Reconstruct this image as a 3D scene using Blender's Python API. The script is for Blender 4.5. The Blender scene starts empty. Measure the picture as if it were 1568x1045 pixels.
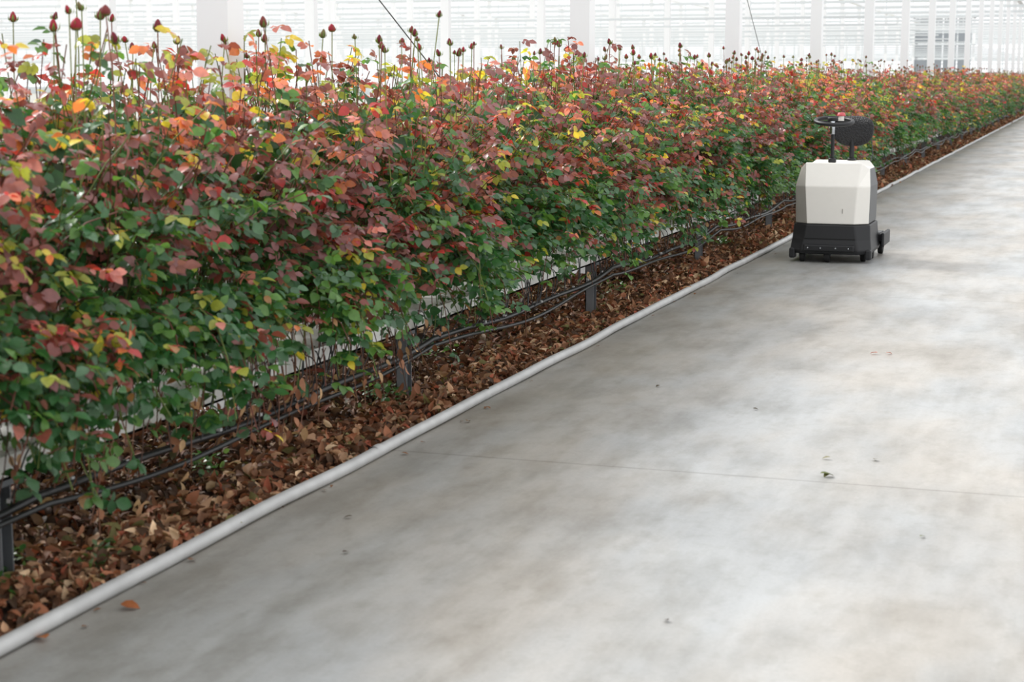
import bpy, bmesh, math, numpy as np
from mathutils import Vector, Matrix
rng=np.random.default_rng(11)
sc=bpy.context.scene
try:
    sc.view_settings.view_transform='Standard'; sc.view_settings.look='None'
except Exception: pass

def s2l(c):
    c=np.asarray(c,float)/255.
    return np.where(c<=.04045,c/12.92,((c+.055)/1.055)**2.4)

# ------------------------------------------------------------ materials
def newmat(n):
    m=bpy.data.materials.new(n); m.use_nodes=True
    nt=m.node_tree; return m,nt,nt.nodes['Principled BSDF'],nt.nodes['Material Output']
def simple(n,rgb,rough=.5,metal=0,noise=.08,scale=20):
    m,nt,b,o=newmat(n); c=s2l(rgb)
    tc=nt.nodes.new('ShaderNodeTexCoord'); nz=nt.nodes.new('ShaderNodeTexNoise'); nz.inputs['Scale'].default_value=scale
    nt.links.new(tc.outputs['Object'],nz.inputs['Vector'])
    mx=nt.nodes.new('ShaderNodeMix'); mx.data_type='RGBA'
    mx.inputs['A'].default_value=(*(c*(1-noise)),1); mx.inputs['B'].default_value=(*np.minimum(c*(1+noise),1),1)
    nt.links.new(nz.outputs['Fac'],mx.inputs['Factor']); nt.links.new(mx.outputs['Result'],b.inputs['Base Color'])
    b.inputs['Roughness'].default_value=rough; b.inputs['Metallic'].default_value=metal
    return m
def leafmat(n,trans=.35,rough=.45,spec=.4):
    m,nt,b,o=newmat(n)
    a=nt.nodes.new('ShaderNodeAttribute'); a.attribute_name='col'
    tc=nt.nodes.new('ShaderNodeTexCoord'); nz=nt.nodes.new('ShaderNodeTexNoise'); nz.inputs['Scale'].default_value=60
    nt.links.new(tc.outputs['Object'],nz.inputs['Vector'])
    mr=nt.nodes.new('ShaderNodeMapRange'); mr.inputs['To Min'].default_value=.75; mr.inputs['To Max'].default_value=1.25
    nt.links.new(nz.outputs['Fac'],mr.inputs['Value'])
    vm=nt.nodes.new('ShaderNodeVectorMath'); vm.operation='SCALE'
    nt.links.new(a.outputs['Color'],vm.inputs[0]); nt.links.new(mr.outputs['Result'],vm.inputs['Scale'])
    nt.links.new(vm.outputs[0],b.inputs['Base Color'])
    b.inputs['Roughness'].default_value=rough; b.inputs['Specular IOR Level'].default_value=spec
    if trans>0:
        t=nt.nodes.new('ShaderNodeBsdfTranslucent')
        v2=nt.nodes.new('ShaderNodeVectorMath'); v2.operation='MULTIPLY'; v2.inputs[1].default_value=(1.45,1.4,.9)
        nt.links.new(vm.outputs[0],v2.inputs[0]); nt.links.new(v2.outputs[0],t.inputs['Color'])
        ms=nt.nodes.new('ShaderNodeMixShader'); ms.inputs[0].default_value=trans
        nt.links.new(b.outputs[0],ms.inputs[1]); nt.links.new(t.outputs[0],ms.inputs[2]); nt.links.new(ms.outputs[0],o.inputs['Surface'])
    return m
M_leaf=leafmat('rose_leaf',.4,.36,.62); M_litter=leafmat('dry_leaf',.12,.65,.25); M_bud=leafmat('bud_mat',.1,.5,.3); M_cane=leafmat('cane_mat',0,.6,.3)
M_steel=simple('galvanised_steel',(122,126,130),.45,.4)
M_white=simple('white_painted_steel',(248,249,250),.5,0,.015,5)
M_gut=simple('white_gutter',(240,240,236),.4,0,.05,8)
M_pipe=simple('grey_pipe',(186,186,185),.42,0,.24,9)
M_blackhose=simple('black_hose',(16,18,20),.4)
M_botwhite=simple('cream_shell',(236,233,226),.4,0,.02)
M_botgrey=simple('shell_shade_and_port_grey',(164,161,154),.45,0,.04)
M_botdk=simple('dark_grey_side',(80,82,84),.5)
M_black=simple('black_plastic',(22,23,26),.5)
M_rub=simple('rubber',(14,14,14),.75)
M_red=simple('red_button',(205,90,95),.4)
M_chrome=simple('chrome',(190,195,200),.2,1)
M_gateg=simple('gate_grey',(150,156,162),.6,0,.05)

# ------------------------------------------------------------ mesh helpers
def mesh_obj(name,V,F,mat,col=None,smooth=False,parent=None):
    V=np.ascontiguousarray(V,dtype=np.float32); F=np.asarray(F,dtype=np.int32); k=F.shape[1]
    me=bpy.data.meshes.new(name); me.vertices.add(len(V)); me.vertices.foreach_set('co',V.ravel())
    me.loops.add(F.size); me.loops.foreach_set('vertex_index',F.ravel())
    me.polygons.add(len(F)); me.polygons.foreach_set('loop_start',np.arange(0,F.size,k,dtype=np.int32))
    me.update(calc_edges=True); me.validate()
    me.polygons.foreach_set('use_smooth',np.full(len(me.polygons),smooth))
    if col is not None:
        a=me.attributes.new('col','FLOAT_COLOR','POINT')
        c=np.ones((len(V),4),np.float32); c[:,:3]=col; a.data.foreach_set('color',c.ravel())
    me.materials.append(mat)
    o=bpy.data.objects.new(name,me); sc.collection.objects.link(o)
    if parent: o.parent=parent
    return o
def empty(name,loc=(0,0,0)):
    e=bpy.data.objects.new(name,None); sc.collection.objects.link(e); e.location=loc; e.empty_display_size=.2; return e
BF=np.array([[0,3,2,1],[4,5,6,7],[0,1,5,4],[1,2,6,5],[2,3,7,6],[3,0,4,7]])
def boxes(name,L,mat,parent=None):
    L=np.array(L,float) # x0,x1,y0,y1,z0,z1
    x0,x1,y0,y1,z0,z1=L.T
    V=np.stack([np.stack(p,-1) for p in [(x0,y0,z0),(x1,y0,z0),(x1,y1,z0),(x0,y1,z0),(x0,y0,z1),(x1,y0,z1),(x1,y1,z1),(x0,y1,z1)]],1).reshape(-1,3)
    F=(BF[None]+8*np.arange(len(L))[:,None,None]).reshape(-1,4)
    return mesh_obj(name,V,F,mat,parent=parent)
def nrm(a): return a/np.maximum(np.linalg.norm(a,axis=-1,keepdims=True),1e-9)
def tubes(P,R,sides=4):
    C,K,_=P.shape; R=np.broadcast_to(np.asarray(R,float).reshape(C,-1),(C,K))
    T=nrm(np.gradient(P,axis=1)); ref=np.where(np.abs(T[...,2:3])>.9,np.array([1.,0,0]),np.array([0,0,1.]))
    A=nrm(np.cross(T,ref)); B=np.cross(T,A)
    an=np.arange(sides)*2*np.pi/sides
    V=P[:,:,None]+R[:,:,None,None]*(np.cos(an)[:,None]*A[:,:,None]+np.sin(an)[:,None]*B[:,:,None])
    idx=np.arange(C*K*sides).reshape(C,K,sides)
    a=idx[:,:-1]; b=idx[:,1:]; F=np.stack([a,np.roll(a,-1,2),np.roll(b,-1,2),b],-1).reshape(-1,4)
    return V.reshape(-1,3),F
def bez(P0,P1,P2,K):
    t=np.linspace(0,1,K)[None,:,None]
    return (1-t)**2*P0[:,None]+2*t*(1-t)*P1[:,None]+t*t*P2[:,None]

def leaf_hi():
    v=[(0,0,0)]
    for x,w in ((.2,.27),(.5,.37),(.8,.22)):
        for s in (1,0,-1): v.append((x,s*w,.22*abs(s)*w-.22*x*x))
    v.append((1,0,-.24))
    f=[(0,2,1),(0,3,2)]
    for i in (1,4):
        f+=[(i,i+1,i+4),(i,i+4,i+3),(i+1,i+2,i+5),(i+1,i+5,i+4)]
    f+=[(7,8,10),(8,9,10)]
    return np.array(v,float),np.array(f)
def leaf_lo():
    return np.array([(0,0,0),(.45,.36,.06),(.5,0,-.05),(.45,-.36,.06),(1,0,-.2)],float),np.array([(0,2,1),(0,3,2),(1,2,4),(2,3,4)])
def place(tp,P,X,Z,S,wide=None):
    v,f=tp; X=nrm(X); Y=nrm(np.cross(Z,X)); Z=np.cross(X,Y)
    w=np.ones(len(P)) if wide is None else wide
    V=P[:,None]+S[:,None,None]*(v[None,:,0:1]*X[:,None]+v[None,:,1:2]*Y[:,None]*w[:,None,None]+v[None,:,2:3]*Z[:,None])
    F=(f[None]+len(v)*np.arange(len(P))[:,None,None]).reshape(-1,3)
    return V.reshape(-1,3),F,len(v)

PAL=s2l([(56,102,58),(96,138,66),(90,126,94),(150,100,100),(144,78,70),(190,68,66),(214,136,126),(218,126,76),(222,200,72),(168,174,72)])
W0=np.array([.44,.28,.19,.03,.02,.005,0,.005,.01,.03]); W1=np.array([.17,.14,.15,.24,.15,.05,.05,.01,.01,.05]); W2=np.array([.02,.09,.03,.21,.14,.09,.14,.08,.05,.16])
def ynoise(y,s=0): return (np.sin(y*1.7+s)+np.sin(y*2.9+1.3+2*s)+np.sin(y*.73+2+s)+np.sin(y*5.1+.4+s))/4
def pick(h,u):
    h=np.clip(h,0,1)[:,None]
    W=np.where(h<.5,W0+(W1-W0)*h*2,W1+(W2-W1)*(h-.5)*2); C=np.cumsum(W,1); C/=C[:,-1:]
    i=(u[:,None]>C).sum(1).clip(0,9); return PAL[i]

def hedge_section(y0,y1,per_m,scale,K,hi,xoff=0.):
    C=int((y1-y0)*per_m)
    nc=int((y1-y0)*3.4/scale); cyc=y0+(np.arange(nc)+.5+rng.uniform(-.35,.35,nc))*(y1-y0)/nc; ci=rng.integers(0,nc,C)
    kx=rng.normal(0,.055,nc)[ci]; kz=rng.normal(0,.045,nc)[ci]; kl=rng.normal(0,.085,nc)[ci]; kh=rng.random(nc)[ci]
    U=lambda a,b:rng.uniform(a,b,C); N=lambda s:rng.normal(0,s,C)
    y=cyc[ci]+N(.105*scale); ty=rng.random(C)
    up=ty<.50; dr=(ty>=.50)&(ty<.80)
    low=.50+.09*ynoise(y*1.6,1)+kl-.08*np.clip((7.5-y)/2.5,0,1)
    x0=np.where(up,U(-4.1,-3.2),U(-3.4,-3.22)); z0=np.full(C,.5)
    x2=np.where(up,np.clip(x0*.55+U(-4.1,-2.95)*.45+.06,-4.2,-2.92),np.where(dr,U(-3.05,-2.80)+kx,U(-3.05,-2.82)+kx))
    z2=np.where(up,U(1.2,1.74)+.04*ynoise(y,3)+kz,np.where(dr,U(0,.35)+low-.05,U(.85,1.5)+kz))
    x1=np.where(up,x0*.5+x2*.5-.03,np.where(dr,U(-3.02,-2.85)+kx,U(-3.3,-3.1)))
    z1=np.where(up,1.05,np.where(dr,U(.85,1.2),U(.9,1.2)))
    P0=np.stack([x0,y,z0],1);P1=np.stack([x1,y+N(.08),z1],1);P2=np.stack([x2,y+N(.16),z2],1)
    P0[:,0]+=xoff;P1[:,0]+=xoff;P2[:,0]+=xoff
    cu=np.where(rng.random(C)<.45,rng.random(C),(kh+N(.12))%1)
    t=np.linspace(.26,1,K)[None]+rng.uniform(-.05,.05,(C,K)); t=t.clip(0,1)
    t[:,:]=np.where(up[:,None],.18+.82*t,t)
    tt=t[...,None]; Pn=((1-tt)**2*P0[:,None]+2*tt*(1-tt)*P1[:,None]+tt*tt*P2[:,None])
    a=rng.uniform(0,2*np.pi,(C,K))
    D=np.stack([np.cos(a)+.5,np.sin(a),rng.uniform(-.25,.55,(C,K))],-1); D=nrm(D).reshape(-1,3)
    Pn=Pn.reshape(-1,3); n=len(Pn)
    Nn=np.array([.45,-.1,1.])+rng.normal(0,.42,(n,3)); Nn=nrm(Nn-(Nn*D).sum(1,keepdims=True)*D)
    S=np.cross(Nn,D)
    u=np.repeat(cu,K)+rng.normal(0,.08,n); u=u%1
    L=scale*rng.uniform(.065,.115,n)*np.where(t.ravel()>.9,.75,1)
    Ps=[];Xs=[];Zs=[];Ss=[];Us=[]
    for r,ang,sz in ((1,0,1.12),(.78,1,1.),(.78,-1,1.),(.42,1,.8),(.42,-1,.8)):
        th=ang*rng.uniform(.85,1.25,n)
        rr=(r*L)[:,None]
        Ps.append(Pn+D*rr-np.array([0,0,1.])*rr*rr*2.2)
        Xs.append(D*np.cos(th)[:,None]+S*np.sin(th)[:,None]+rng.normal(0,.18,(n,3))-np.array([0,0,.28]))
        Zs.append(Nn+rng.normal(0,.3,(n,3))); Ss.append(scale*sz*rng.uniform(.034,.056,n)); Us.append((u+rng.normal(0,.02,n))%1)
    Ps,Xs,Zs=map(np.concatenate,(Ps,Xs,Zs));Ss=np.concatenate(Ss);Us=np.concatenate(Us)
    h=(Ps[:,2]-.5)/1.2+.14*ynoise(Ps[:,1]*.8,5)+rng.normal(0,.06,len(Ps))
    col=pick(h,Us)*rng.uniform(.72,1.3,(len(Ps),1))
    dry=(rng.random(len(Ps))<.02)&(Ps[:,2]<.8); col[dry]=s2l((190,140,95))
    V,F,k=place(leaf_hi() if hi else leaf_lo(),Ps,Xs,Zs,Ss,rng.uniform(.85,1.15,len(Ps)))
    cP=bez(P0,P1,P2,7); cV,cF=tubes(cP,np.full(C,.0028*scale),3)
    cc=np.where((rng.random(C)<.5)[:,None],s2l((96,110,52)),s2l((110,66,54)))
    return (V,F,np.repeat(col,k,0)),(cV,cF,np.repeat(cc,21,0))
def join(parts):
    off=0;Vs=[];Fs=[];Cs=[]
    for V,F,c in parts: Vs.append(V);Fs.append(F+off);Cs.append(c);off+=len(V)
    return np.concatenate(Vs),np.concatenate(Fs),np.concatenate(Cs)

# ------------------------------------------------------------ rose hedge
hedge=empty('rose_hedge')
A=[hedge_section(2.6,22,165,1.,10,True),hedge_section(22,45,80,1.3,8,False),hedge_section(45,95,42,1.7,8,False)]
V,F,c=join([a[0] for a in A]); mesh_obj('foliage',V,F,M_leaf,c,True,hedge)
V,F,c=join([a[1] for a in A]); mesh_obj('canes',V,F,M_cane,c,True,hedge)
n=30000; P=np.stack([rng.uniform(-3.9,-3.25,n),rng.uniform(2.6,95,n),rng.uniform(.58,1.45,n)],1)
V,F,k=place(leaf_lo(),P,rng.normal(0,1,(n,3)),np.array([1,0,.3])+rng.normal(0,.5,(n,3)),rng.uniform(.07,.12,n))
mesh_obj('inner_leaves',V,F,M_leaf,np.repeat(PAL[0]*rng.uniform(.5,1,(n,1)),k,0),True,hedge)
def buds(y0,y1,per,ms=1.):
    n=int((y1-y0)*per); y=rng.uniform(y0,y1,n); x=rng.uniform(-4.0,-3.0,n)
    zt=rng.uniform(1.68,1.83,n)+.06*(rng.random(n)<.2); top=np.stack([x+rng.normal(0,.03,n),y+rng.normal(0,.03,n),zt],1)
    base=np.stack([x,y,np.full(n,1.1)],1); mid=(top+base)/2+rng.normal(0,.02,(n,3))
    P=bez(base,mid,top,5); sV,sF=tubes(P,np.full(n,.0027),4)
    sc_=np.where((rng.random(n)<.6)[:,None],s2l((122,130,70)),s2l((130,84,68))); sC=np.repeat(sc_,20,0)
    prof=np.array([(0,0),(.009,.002),(.0135,.013),(.0125,.026),(.0075,.038),(.002,.044)]); seg=8
    an=np.arange(seg)*2*np.pi/seg
    tv=np.concatenate([np.stack([r*np.cos(an),r*np.sin(an),np.full(seg,z)],1) for r,z in prof])
    tf=[]
    for i in range(5):
        for j in range(seg):
            a=i*seg+j;b=i*seg+(j+1)%seg; tf.append((a,b,b+seg,a+seg))
    tf=np.array(tf); s=rng.uniform(.6,1.1,n)*ms; opn=(rng.random(n)<.08)
    tilt=rng.normal(0,.12,(n,2))
    v=tv[None]*s[:,None,None]; v[opn,:,:2]*=1.5
    v=v.copy(); v[...,0]+=v[...,2]*tilt[:,None,0]; v[...,1]+=v[...,2]*tilt[:,None,1]
    bV=(v+top[:,None]).reshape(-1,3); bF=(tf[None]+48*np.arange(n)[:,None,None]).reshape(-1,4)
    red=s2l([(118,34,50),(160,40,56),(130,60,58),(118,106,68)])[rng.choice(4,n,p=[.45,.25,.18,.12])]
    cc=np.repeat(red[:,None],48,1).copy(); cc[:,:16]=s2l((102,118,62))
    m=n*5; ang=np.tile(np.arange(5)*2*np.pi/5,n)+np.repeat(rng.random(n)*6,5)
    sp=np.repeat(top,5,0); out=np.stack([np.cos(ang),np.sin(ang),np.zeros(m)],1)
    X=out*rng.uniform(.2,.7,(m,1))+np.array([0,0,1.]); Z=out-np.array([0,0,.3])
    pV,pF,k=place(leaf_lo(),sp+out*.010,X,Z,np.repeat(s,5)*.034,np.full(m,.45))
    pC=np.tile(s2l((108,128,66)),(len(pV),1))
    return (sV,sF,sC),(bV,bF,cc.reshape(-1,3)),(pV,pF,pC)
B1=buds(3,22,8);B2=buds(22,90,3.5)
V,F,c=join([B1[0],B2[0]]);mesh_obj('flower_stems',V,F,M_cane,c,True,hedge)
V,F,c=join([B1[1],B2[1]]);mesh_obj('rose_buds',V,F,M_bud,c,True,hedge)
V,F,c=join([B1[2],B2[2]]);mesh_obj('sepals',V,F,M_leaf,c,True,hedge)
n=120; y=np.concatenate([rng.uniform(4,7.2,70),rng.uniform(7,30,50)]); x=rng.uniform(-3.16,-2.98,n)
P0=np.stack([x-.05,y,np.full(n,.75)],1);P2=np.stack([x+rng.uniform(-.02,.1,n),y+rng.normal(0,.12,n),rng.uniform(.12,.42,n)],1);P1=np.stack([x+.08,y+rng.normal(0,.05,n),np.full(n,.6)],1)
V,F=tubes(bez(P0,P1,P2,7),np.full(n,.0025),4)
mesh_obj('dry_canes',V,F,M_cane,np.repeat(s2l([(120,84,66),(86,62,52)])[rng.integers(0,2,n)],28,0),True,hedge)
m=300; i=rng.integers(0,n,m); P=P2[i]+rng.normal(0,.03,(m,3))+np.array([0,0,.08])
V,F,k=place(leaf_hi(),P,rng.normal(0,.4,(m,3))-np.array([0,0,1.]),rng.normal(0,1,(m,3))+np.array([.6,0,0]),rng.uniform(.035,.06,m),rng.uniform(.5,.9,m))
mesh_obj('dry_leaves',V,F,M_litter,np.repeat(s2l([(170,120,92),(128,84,60),(196,160,120)])[rng.integers(0,3,m)],k,0),True,hedge)
h2=empty('rose_hedge.001')
a,b=hedge_section(2.6,95,26,1.9,6,False,-2.3); mesh_obj('foliage_far_row',*a[:2],M_leaf,a[2],True,h2); mesh_obj('canes_far_row',*b[:2],M_cane,b[2],True,h2)

# ------------------------------------------------------------ ground, floor
def grid(name,x0,x1,y0,y1,z,mat,nx=1,ny=1,fn=None):
    X,Y=np.meshgrid(np.linspace(x0,x1,nx+1),np.linspace(y0,y1,ny+1),indexing='ij'); Z=np.full_like(X,z) if fn is None else fn(X,Y)
    V=np.stack([X,Y,Z],-1).reshape(-1,3); i=np.arange(len(V)).reshape(nx+1,ny+1)
    F=np.stack([i[:-1,:-1],i[1:,:-1],i[1:,1:],i[:-1,1:]],-1).reshape(-1,4)
    return mesh_obj(name,V,F,mat,smooth=True)
m,nt,b,o=newmat('polished_concrete')
N=nt.nodes.new; Lk=nt.links.new
tc=N('ShaderNodeTexCoord')
def noise(scale,vs,det=4,rough=.5,dist=0):
    mp=N('ShaderNodeMapping'); mp.inputs['Scale'].default_value=vs; Lk(tc.outputs['Object'],mp.inputs['Vector'])
    z=N('ShaderNodeTexNoise'); z.inputs['Scale'].default_value=scale; z.inputs['Detail'].default_value=det; z.inputs['Roughness'].default_value=rough; z.inputs['Distortion'].default_value=dist
    Lk(mp.outputs[0],z.inputs['Vector']); return z
def ramp(src,p0,c0,p1,c1):
    r=N('ShaderNodeValToRGB'); r.color_ramp.elements[0].position=p0; r.color_ramp.elements[0].color=(*c0,1); r.color_ramp.elements[1].position=p1; r.color_ramp.elements[1].color=(*c1,1)
    Lk(src,r.inputs[0]); return r
def mul(a,b_,f=1):
    x=N('ShaderNodeMix'); x.data_type='RGBA'; x.blend_type='MULTIPLY'; x.inputs['Factor'].default_value=f; Lk(a,x.inputs['A']); Lk(b_,x.inputs['B']); return x.outputs['Result']
n1=noise(1.4,(1.5,.5,1),5,.55); n2=noise(3.6,(1.3,.45,1),5,.62); n3=noise(70,(1,.8,1),4,.75); n4=noise(.9,(1.2,.5,1),4,.55); n5=noise(9,(1.6,.14,1),3,.6); n6=noise(13,(1,.7,1),4,.6)
c1=ramp(n1.outputs['Fac'],.34,(.36,.36,.357),.66,(.46,.46,.457))
c2=ramp(n2.outputs['Fac'],.34,(.82,.81,.79),.54,(1,1,1))
c3=ramp(n3.outputs['Fac'],.3,(.9,.9,.9),.65,(1.02,1.02,1.02))
c4=ramp(n4.outputs['Fac'],.4,(1,.94,.86),.6,(.975,1,1.01))
c5=ramp(n5.outputs['Fac'],.35,(.94,.94,.94),.6,(1,1,1))
c6=ramp(n6.outputs['Fac'],.33,(.9,.895,.88),.5,(1,1,1))
cc=mul(mul(mul(mul(mul(c1.outputs[0],c2.outputs[0]),c3.outputs[0]),c4.outputs[0]),c5.outputs[0]),c6.outputs[0])
sx=N('ShaderNodeSeparateXYZ'); Lk(tc.outputs['Object'],sx.inputs[0])
def math_(op,a,bv=None):
    x=N('ShaderNodeMath'); x.operation=op
    if hasattr(a,'links'): Lk(a,x.inputs[0])
    else: x.inputs[0].default_value=a
    if bv is not None:
        if hasattr(bv,'links'): Lk(bv,x.inputs[1])
        else: x.inputs[1].default_value=bv
    return x.outputs[0]
jy=math_('ABSOLUTE',math_('SUBTRACT',math_('FLOORED_MODULO',math_('ADD',sx.outputs['Y'],-3.75),6.),3.))
jr=ramp(jy,.0035,(.62,.61,.59),.008,(1,1,1))
cc=mul(cc,jr.outputs[0])
# brown soil stains plus hedge-side shade painted into the slab next to the bed
dx=math_('ADD',math_('MULTIPLY',math_('ADD',sx.outputs['X'],2.86),.42),math_('MULTIPLY',math_('SUBTRACT',n2.outputs['Fac'],.5),.9))
dr_=ramp(dx,.02,(.80,.77,.725),.6,(1,1,1))
cc=mul(cc,dr_.outputs[0])
Lk(cc,b.inputs['Base Color'])
rr=N('ShaderNodeMapRange'); rr.inputs['From Min'].default_value=.35; rr.inputs['From Max'].default_value=.6; rr.inputs['To Min'].default_value=.52; rr.inputs['To Max'].default_value=.38; Lk(n1.outputs['Fac'],rr.inputs['Value']); Lk(rr.outputs[0],b.inputs['Roughness'])
bp=N('ShaderNodeBump'); bp.inputs['Strength'].default_value=.05; bp.inputs['Distance'].default_value=.01; Lk(n3.outputs['Fac'],bp.inputs['Height']); Lk(bp.outputs[0],b.inputs['Normal'])
M_conc=m
grid('floor',-2.86,12,-6,160,0,M_conc,1,1)
msoil=simple('dark_soil',(62,46,36),.95,0,.5,14)
def hf(X,Y): return -.012+.02*np.sin(X*9+Y*3)*np.sin(Y*5.3)+.012*np.sin(Y*17+X*11)
grid('soil_bed',-8,-2.862,-2,100,-.01,msoil,60,900,hf)
grid('ground',-120,-2.863,-6,160,-.08,simple('packed_ground',(170,168,160),.9))
ys=np.linspace(1,100,900); px=-2.835+.005*np.sin(ys*2.1)+.003*np.sin(ys*5.3); pz=.026+.002*np.sin(ys*3.7)
V,F=tubes(np.stack([px,ys,pz],1)[None],np.array([.025]),14)
pipe=empty('edge_pipe'); mesh_obj('pipe',V,F,M_pipe,smooth=True,parent=pipe)
cl=[]
for yc in np.arange(6.6,90,6.): cl.append([[-2.835,yc-.03,.026],[-2.835,yc+.03,.026]])
V,F=tubes(np.array(cl),np.full(len(cl),.0275),14); mesh_obj('couplings',V,F,M_pipe,smooth=True,parent=pipe)
def litter(n,y0,y1,s):
    x=-2.87-rng.beta(1.1,1.6,n)*1.4; y=rng.uniform(y0,y1,n)
    cl_=np.clip(ynoise(y*3+x*7),0,1)
    z=hf(x,y)+rng.uniform(.008,.05,n)+.045*cl_*np.clip((-2.9-x)*6,0,1)
    P=np.stack([x,y,z],1); X=rng.normal(0,1,(n,3))*np.array([1,1,.6]); Z=rng.normal(0,.65,(n,3))+np.array([0,0,1.])
    pal=s2l([(144,102,76),(198,156,122),(166,108,78),(94,72,56),(226,194,158),(120,86,66),(126,120,76),(180,102,78)])
    shade_f=np.clip((x+3.5)/.4,.38,1)[:,None]  # shade under the gutter, painted into the leaf colours
    col=pal[rng.choice(8,n,p=[.23,.17,.16,.14,.07,.15,.04,.04])]*rng.uniform(.6,1.2,(n,1))*shade_f
    hi=leaf_hi(); v=hi[0].copy(); v[:,2]=v[:,2]*2.8; V,F,k=place((v,hi[1]),P,X,Z,s*rng.uniform(.028,.06,n),rng.uniform(.6,1.1,n))
    return V,F,np.repeat(col,k,0)
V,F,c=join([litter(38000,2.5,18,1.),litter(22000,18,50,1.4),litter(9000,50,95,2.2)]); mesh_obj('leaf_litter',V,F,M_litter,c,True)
n=420; cx=rng.choice(9,n); cy=np.array([4.3,4.5,4.7,7.75,7.6,9.1,6.0,12.2,16.])[cx]; xx=np.array([-3.1,-3.25,-3.0,-3.3,-3.2,-3.5,-3.35,-3.3,-3.3])[cx]
P=np.stack([xx+rng.normal(0,.05,n),cy+rng.normal(0,.07,n),rng.uniform(.03,.11,n)],1)
V,F,k=place(leaf_hi(),P,rng.normal(0,1,(n,3))*[1,1,.4],rng.normal(0,.4,(n,3))+[0,0,1],rng.uniform(.02,.04,n))
mesh_obj('weeds',V,F,M_leaf,np.repeat(s2l([(62,104,52),(84,110,60)])[rng.integers(0,2,n)],k,0),True)
spots=[(-.992,6.83,.05,(96,104,60)),(-.96,6.86,.035,(120,120,80)),(-1.0,7.17,.03,(130,125,90)),(-.817,7.19,.03,(110,105,80)),(-1.147,10.05,.04,(190,80,50)),(-1.1,10.08,.03,(200,100,60)),(-1.134,4.8,.022,(60,50,42)),(-2.35,5.17,.025,(70,52,42)),(-2.514,5.62,.028,(80,66,50)),(-2.1,8.63,.022,(90,80,66)),(-1.518,8.155,.022,(84,78,66)),(-.52,6.01,.02,(100,110,60)),(-2.74,4.4,.05,(150,88,50)),(-2.77,4.05,.05,(180,110,60)),(-2.72,7.4,.035,(120,90,60))]
for _ in range(30):
    spots.append((-2.8+abs(rng.normal(0,.04)),rng.uniform(4,25),rng.uniform(.015,.028),(130,92,64)))
sp=np.array([s[:3] for s in spots]); n=len(sp)
ri=rng.random(n)*6.28
V,F,k=place(leaf_hi(),np.stack([sp[:,0],sp[:,1],.3*sp[:,2]+.002],1),np.stack([np.cos(ri),np.sin(ri),0*ri],1),rng.normal(0,.1,(n,3))+[0,0,1],sp[:,2]*1.2,rng.uniform(.7,1.1,n))
mesh_obj('fallen_leaves',V,F,M_litter,np.repeat(s2l([s[3] for s in spots]),k,0),True)

# ------------------------------------------------------------ gutter, posts, hoses
g=empty('growing_gutter')
boxes('channel',[(-3.5,-3.12,1,96,.375,.385),(-3.13,-3.12,1,96,.375,.455),(-3.5,-3.49,1,96,.375,.455),(-3.12,-3.105,1,96,.445,.455)],M_gut,g)
boxes('substrate_slabs',[(-3.46,-3.2,y,y+1.0,.386,.445) for y in np.arange(1,95,1.06)],M_gut,g)
for i,yp in enumerate([4.45+3.35*j for j in range(27)]):
    p=boxes('support_post',[(-3.23,-3.17,yp-.032,yp-.026,0,.375),(-3.23,-3.224,yp-.032,yp+.032,0,.375),(-3.23,-3.17,yp+.026,yp+.032,0,.375),(-3.27,-3.13,yp-.06,yp+.06,0,.012),(-3.26,-3.15,yp-.045,yp+.045,.345,.374),(-3.47,-3.17,yp-.02,yp+.02,.335,.375)],M_steel)
hs=empty('irrigation_hose')
ys=np.linspace(1.5,90,900); ph=((ys-4.45)/3.35)%1; sag=.05*4*ph*(1-ph)
L1=np.stack([-3.06+.015*np.sin(ys*1.9),ys,.325-sag+.008*np.sin(ys*4)],1); L2=np.stack([-3.03+.02*np.sin(ys*1.4+1),ys,.29-sag*.95+.012*np.sin(ys*3+2)],1)
V,F=tubes(np.stack([L1,L2]),np.array([.014,.010]),8); mesh_obj('hose_pair',V,F,M_blackhose,smooth=True,parent=hs)
n=520; y=rng.uniform(3,45,n); a=np.stack([np.full(n,-3.06),y,.325-.05*4*(((y-4.45)/3.35)%1)*(1-((y-4.45)/3.35)%1)],1)
b_=np.stack([np.full(n,-3.13),y+rng.uniform(.05,.3,n),np.full(n,.46)],1); mdp=np.stack([rng.uniform(-3.1,-2.98,n),y+rng.uniform(-.1,.2,n),rng.uniform(.3,.58,n)],1)
V,F=tubes(bez(a,mdp,b_,8),np.full(n,.003),4); mesh_obj('drip_tubes',V,F,M_blackhose,smooth=True,parent=hs)
bx=[]
for yy in np.arange(3,30,.33):
    q=((yy-4.45)/3.35)%1; z=.325-.05*4*q*(1-q); bx.append((-3.068,-3.052,yy-.008,yy+.008,z+.008,z+.02))
boxes('emitters',bx,M_pipe,hs)

# ------------------------------------------------------------ greenhouse structure
gf=empty('greenhouse_frame')
cb=[];tb=[]
XL=[-3.9-8*k for k in range(14)]; YL=[1.3+6*j for j in range(26)]
for X in XL:
    for Y in YL:
        cb.append((X-.08,X+.08,Y-.08,Y+.08,-.08,5.2)); cb.append((X-.13,X+.13,Y-.13,Y+.13,-.08,.02))
boxes('columns',cb,M_white,gf)
for Y in YL:
    tb.append((-112,12,Y-.03,Y+.03,4.64,4.69)); tb.append((-112,12,Y-.03,Y+.03,5.17,5.22))
    if Y>60:
        for X in np.arange(-110,12,2.): tb.append((X-.02,X+.02,Y-.02,Y+.02,4.7,5.15))
for X in XL+[4.1,12]: tb.append((X-.12,X+.12,-4,158,5.23,5.4))
boxes('trusses',tb,M_white,gf)
M_screen=simple('screen_fabric',(224,229,231),.8,0,.03)
sb=[]
for Y in YL:
    if Y>30: sb.append((-112,12,Y+.5,Y+.62,4.4,4.5))
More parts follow.
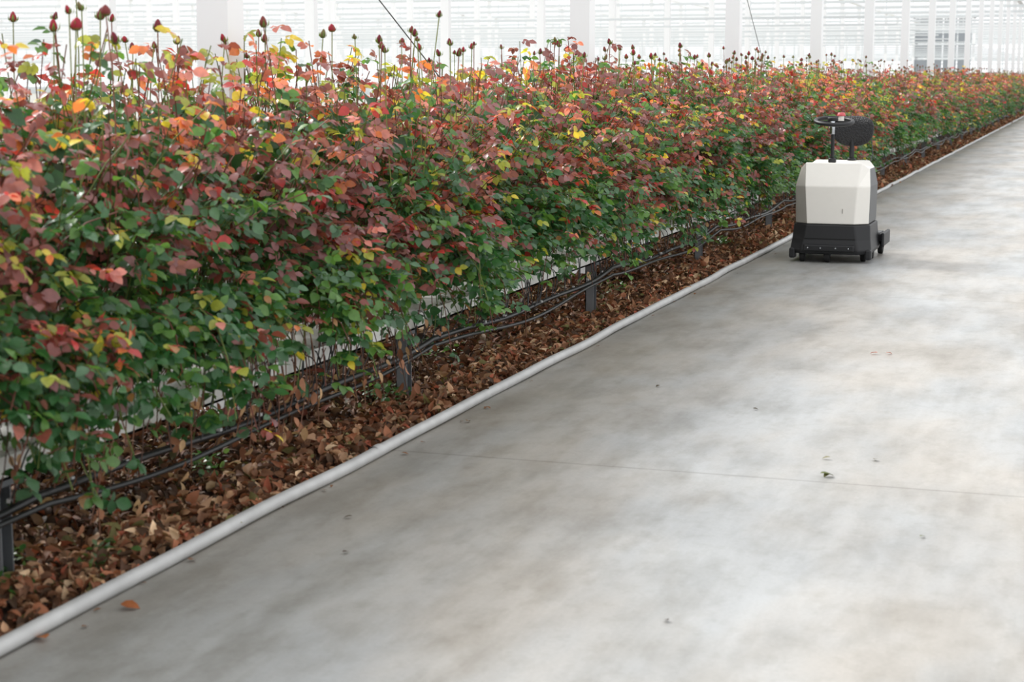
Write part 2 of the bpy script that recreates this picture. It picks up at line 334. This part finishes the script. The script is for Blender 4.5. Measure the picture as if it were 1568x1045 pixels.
for Y in YL[6:]:
    sb.append((-112,-5,Y+2.6,Y+2.66,2.9+.5*((Y*7)%3)/3,2.95+.5*((Y*7)%3)/3)); 
boxes('screens_and_pipes',sb,M_screen,gf)
dl=[]
for a_,b2 in [((-3.9,7.3,2.9),(-3.9,13.2,.2)),((-3.9,19.3,2.96),(-3.9,23.3,.4))]: dl.append([a_,b2])
V,F=tubes(np.array(dl,float),np.full(len(dl),.004),6); mesh_obj('bracing_cables',V,F,M_steel,smooth=True,parent=gf)
def wall(name,axis,pos,a0,a1):
    L=[]
    def add(u0,u1,z0,z1,t=.05):
        L.append((u0,u1,pos-t,pos+t,z0,z1) if axis=='y' else (pos-t,pos+t,u0,u1,z0,z1))
    add(a0,a1,-.08,.6,.08)
    for z in np.arange(1.0,8.4,.42): add(a0,a1,z,z+.09,.03)
    for u in np.arange(a0,a1,2.): add(u-.05,u+.05,.5,8.4)
    return boxes(name,L,M_screen)
wall('wall_back','y',156,-112,12); wall('wall_left','x',-112,-4,156)
gt=empty('sliding_gate')
boxes('gate_panels',[(-12.,-8.2,121,121.1,0,1.9)]+[(x,x+.85,121.02,121.08,z,z+.8) for x in (-12,-11.05,-10.1,-9.15) for z in (1.95,2.9,3.85,4.7)],M_gateg,gt)
boxes('gate_frame',[(-12.15,-12,120.9,121.2,-.08,5.6),(-8.2,-8.05,120.9,121.2,-.08,5.6),(-12.15,-8.05,120.9,121.2,5.5,5.65)],M_white,gt)

# ------------------------------------------------------------ robot vehicle
bot=empty('service_robot',(-2.155,15.4,0))
def addb(o,w=.008,seg=2):
    md=o.modifiers.new('b','BEVEL'); md.width=w; md.segments=seg; md.limit_method='ANGLE'; md.angle_limit=math.radians(20)
def loft(name,rings,mats,fm=None,bev=.01):
    n=len(rings[0]); V=[p for r in rings for p in r]; me=bpy.data.meshes.new(name); fs=[];mi=[]
    for k in range(len(rings)-1):
        for j in range(n):
            fs.append((k*n+j,k*n+(j+1)%n,(k+1)*n+(j+1)%n,(k+1)*n+j)); mi.append(fm(k,j) if fm else 0)
    c=len(V); top=rings[-1]; V.append(tuple(np.mean(top,0)+[0,0,.006]))
    for j in range(n): fs.append(((len(rings)-1)*n+j,(len(rings)-1)*n+(j+1)%n,c)); mi.append(0)
    fs.append(tuple(range(n-1,-1,-1))); mi.append(0)
    me.from_pydata(V,[],fs); me.update()
    for mt in mats: me.materials.append(mt)
    me.polygons.foreach_set('material_index',mi)
    o=bpy.data.objects.new(name,me); sc.collection.objects.link(o); o.parent=bot; addb(o,bev); return o
def octo(hw,yf,yb,cx,cy,z,zs=None):
    zs=z if zs is None else zs
    return [(-hw,yf+cy,zs),(-hw+cx,yf,z),(hw-cx,yf,z),(hw,yf+cy,zs),(hw,yb-cy,zs),(hw-cx,yb,z),(-hw+cx,yb,z),(-hw,yb-cy,zs)]
loft('base_skirt',[octo(.345,-.41,.38,.10,.09,.075),octo(.352,-.42,.39,.10,.09,.11),octo(.34,-.40,.37,.11,.10,.20),octo(.33,-.385,.36,.12,.11,.33)],[M_black])
def fm(k,j): return 1 if j in (0,7) else (2 if j==3 else 0)  # left facets in grey: shade on the hedge side painted into the shell
loft('body_shell',[octo(.318,-.37,.34,.115,.10,.335),octo(.324,-.375,.34,.10,.10,.66),octo(.30,-.27,.30,.06,.12,.862,.81)],[M_botwhite,M_botgrey,M_botdk],fm,.008)
def pbox(name,b,mat,bev=.006,rot=None):
    x0,x1,y0,y1,z0,z1=b
    o=boxes(name,[(x0-(x0+x1)/2,x1-(x0+x1)/2,y0-(y0+y1)/2,y1-(y0+y1)/2,z0-(z0+z1)/2,z1-(z0+z1)/2)],mat,bot); o.location=((x0+x1)/2,(y0+y1)/2,(z0+z1)/2)
    if rot: o.rotation_euler=rot
    if bev: addb(o,bev)
    return o
pbox('front_bumper',(-.22,.22,-.445,-.40,.10,.16),M_black,.012)
pbox('skirt_seam',(-.22,.22,-.404,-.398,.205,.212),M_rub,0)
for i,x in enumerate((-.18,-.07,.06,.17)):
    pbox('bolt_%d'%i,(x-.006,x+.006,-.449,-.442,.125,.137),M_chrome,.002)
pbox('charge_port',(.10,.106,-.379,-.374,.43,.47),M_botgrey,.001)
pbox('corner_foot_left',(-.356,-.30,-.37,-.28,.03,.12),M_black,.015); pbox('corner_foot_right',(.30,.356,-.37,-.28,.03,.12),M_black,.015)
pbox('rear_platform',(-.36,.37,.36,.66,.13,.20),M_black,.012); pbox('platform_edge',(.37,.40,.2,.66,.10,.22),M_black,.01); pbox('platform_grip',(-.33,.34,.40,.64,.20,.206),M_botdk,.002)
def cyl(name,c,r,h,mat,axis='z',seg=24,r2=None):
    bm=bmesh.new(); bmesh.ops.create_cone(bm,cap_ends=True,segments=seg,radius1=r,radius2=r if r2 is None else r2,depth=h)
    me=bpy.data.meshes.new(name); bm.to_mesh(me); bm.free(); me.materials.append(mat)
    me.polygons.foreach_set('use_smooth',[len(p.vertices)==4 for p in me.polygons])
    o=bpy.data.objects.new(name,me); sc.collection.objects.link(o); o.parent=bot; o.location=c
    if axis=='x': o.rotation_euler=(0,math.pi/2,0)
    md=o.modifiers.new('b','BEVEL'); md.width=min(r,h)*.18; md.segments=2; md.limit_method='ANGLE'
    return o
for i,(x,y,r) in enumerate([(-.24,-.33,.05),(-.02,-.36,.05),(.27,-.2,.05),(.33,.56,.06),(-.3,.56,.06),(-.3,.1,.06),(.3,.1,.06)]):
    cyl('wheel_%d'%i,(x,y,r),r,.045,M_rub,'x'); pbox('wheel_fork_%d'%i,(x-.03,x+.03,y-.02,y+.02,r,.12),M_black,.004)
cyl('steering_column',(-.035,-.12,1.02),.016,.36,M_black); cyl('steering_hub',(-.035,-.16,1.17),.022,.13,M_chrome)
cyl('column_boot',(-.035,-.12,.875),.035,.04,M_black)
cyl('display_pod',(-.035,-.15,1.235),.045,.03,M_black)
cyl('stop_button',(.02,-.02,1.275),.04,.03,M_red,r2=.028); cyl('stop_button_neck',(.02,-.02,1.24),.025,.05,M_botwhite)
bpy.ops.mesh.primitive_torus_add(major_radius=.16,minor_radius=.018,major_segments=48,minor_segments=12)
o=bpy.context.object; o.name='steering_ring'; o.parent=bot; o.location=(-.03,-.10,1.215); o.rotation_euler=(math.radians(9),math.radians(3),0); o.data.materials.append(M_black)
for p in o.data.polygons: p.use_smooth=True
pbox('ring_spoke',(-.18,.12,-.115,-.085,1.205,1.22),M_black,.005)
cyl('seat_post',(.08,.28,.95),.022,.26,M_black); cyl('seat_post_collar',(.08,.28,.865),.038,.03,M_black)
bm=bmesh.new(); bmesh.ops.create_uvsphere(bm,u_segments=32,v_segments=20,radius=1)
for v in bm.verts:
    c=v.co; f=lambda a,e: math.copysign(abs(a)**e,a)
    v.co=Vector((f(c.x,.78)*.185,f(c.y,.85)*.07-.05*(c.x**2),f(c.z,.78)*.135+.012*c.x*c.x))
me=bpy.data.meshes.new('backrest'); bm.to_mesh(me); bm.free(); 
mm,nt,b,o_=newmat('mesh_fabric'); tc=nt.nodes.new('ShaderNodeTexCoord'); vo=nt.nodes.new('ShaderNodeTexVoronoi'); vo.inputs['Scale'].default_value=70; nt.links.new(tc.outputs['Object'],vo.inputs['Vector'])
bp=nt.nodes.new('ShaderNodeBump'); bp.inputs['Distance'].default_value=.01; nt.links.new(vo.outputs['Distance'],bp.inputs['Height']); nt.links.new(bp.outputs[0],b.inputs['Normal']); b.inputs['Base Color'].default_value=(.012,.012,.014,1); b.inputs['Roughness'].default_value=.6
me.materials.append(mm)
for p in me.polygons: p.use_smooth=True
o=bpy.data.objects.new('backrest',me); sc.collection.objects.link(o); o.parent=bot; o.location=(.085,.33,1.12); o.rotation_euler=(math.radians(-8),0,0)
V,F=tubes(np.array([[[.23,.34,1.1],[.25,.34,1.0],[.26,.33,.92],[.24,.26,.82]]]),np.array([.004]),6); mesh_obj('antenna_cable',V,F,M_botdk,smooth=True,parent=bot)

# ------------------------------------------------------------ light, world, camera
w=bpy.data.worlds.new('World'); sc.world=w; w.use_nodes=True
bg=w.node_tree.nodes['Background']; bg.inputs[0].default_value=(.975,.985,1,1); bg.inputs[1].default_value=1.36
sd=bpy.data.lights.new('sun','SUN'); sd.energy=3.8; sd.angle=math.radians(13); sd.color=(1,.98,.95)
so=bpy.data.objects.new('sun',sd); sc.collection.objects.link(so)
so.rotation_euler=Vector((1,-.45,-.92)).to_track_quat('-Z','Y').to_euler()
cd=bpy.data.cameras.new('camera'); co=bpy.data.objects.new('camera',cd); sc.collection.objects.link(co); sc.camera=co
co.location=(0,0,1.6); cd.sensor_width=36; cd.lens=2723/1620*36
co.rotation_euler=(math.radians(90-8.73),0,math.radians(18.65)); cd.clip_end=500
cd.dof.use_dof=True; cd.dof.focus_distance=11.5; cd.dof.aperture_fstop=4.5
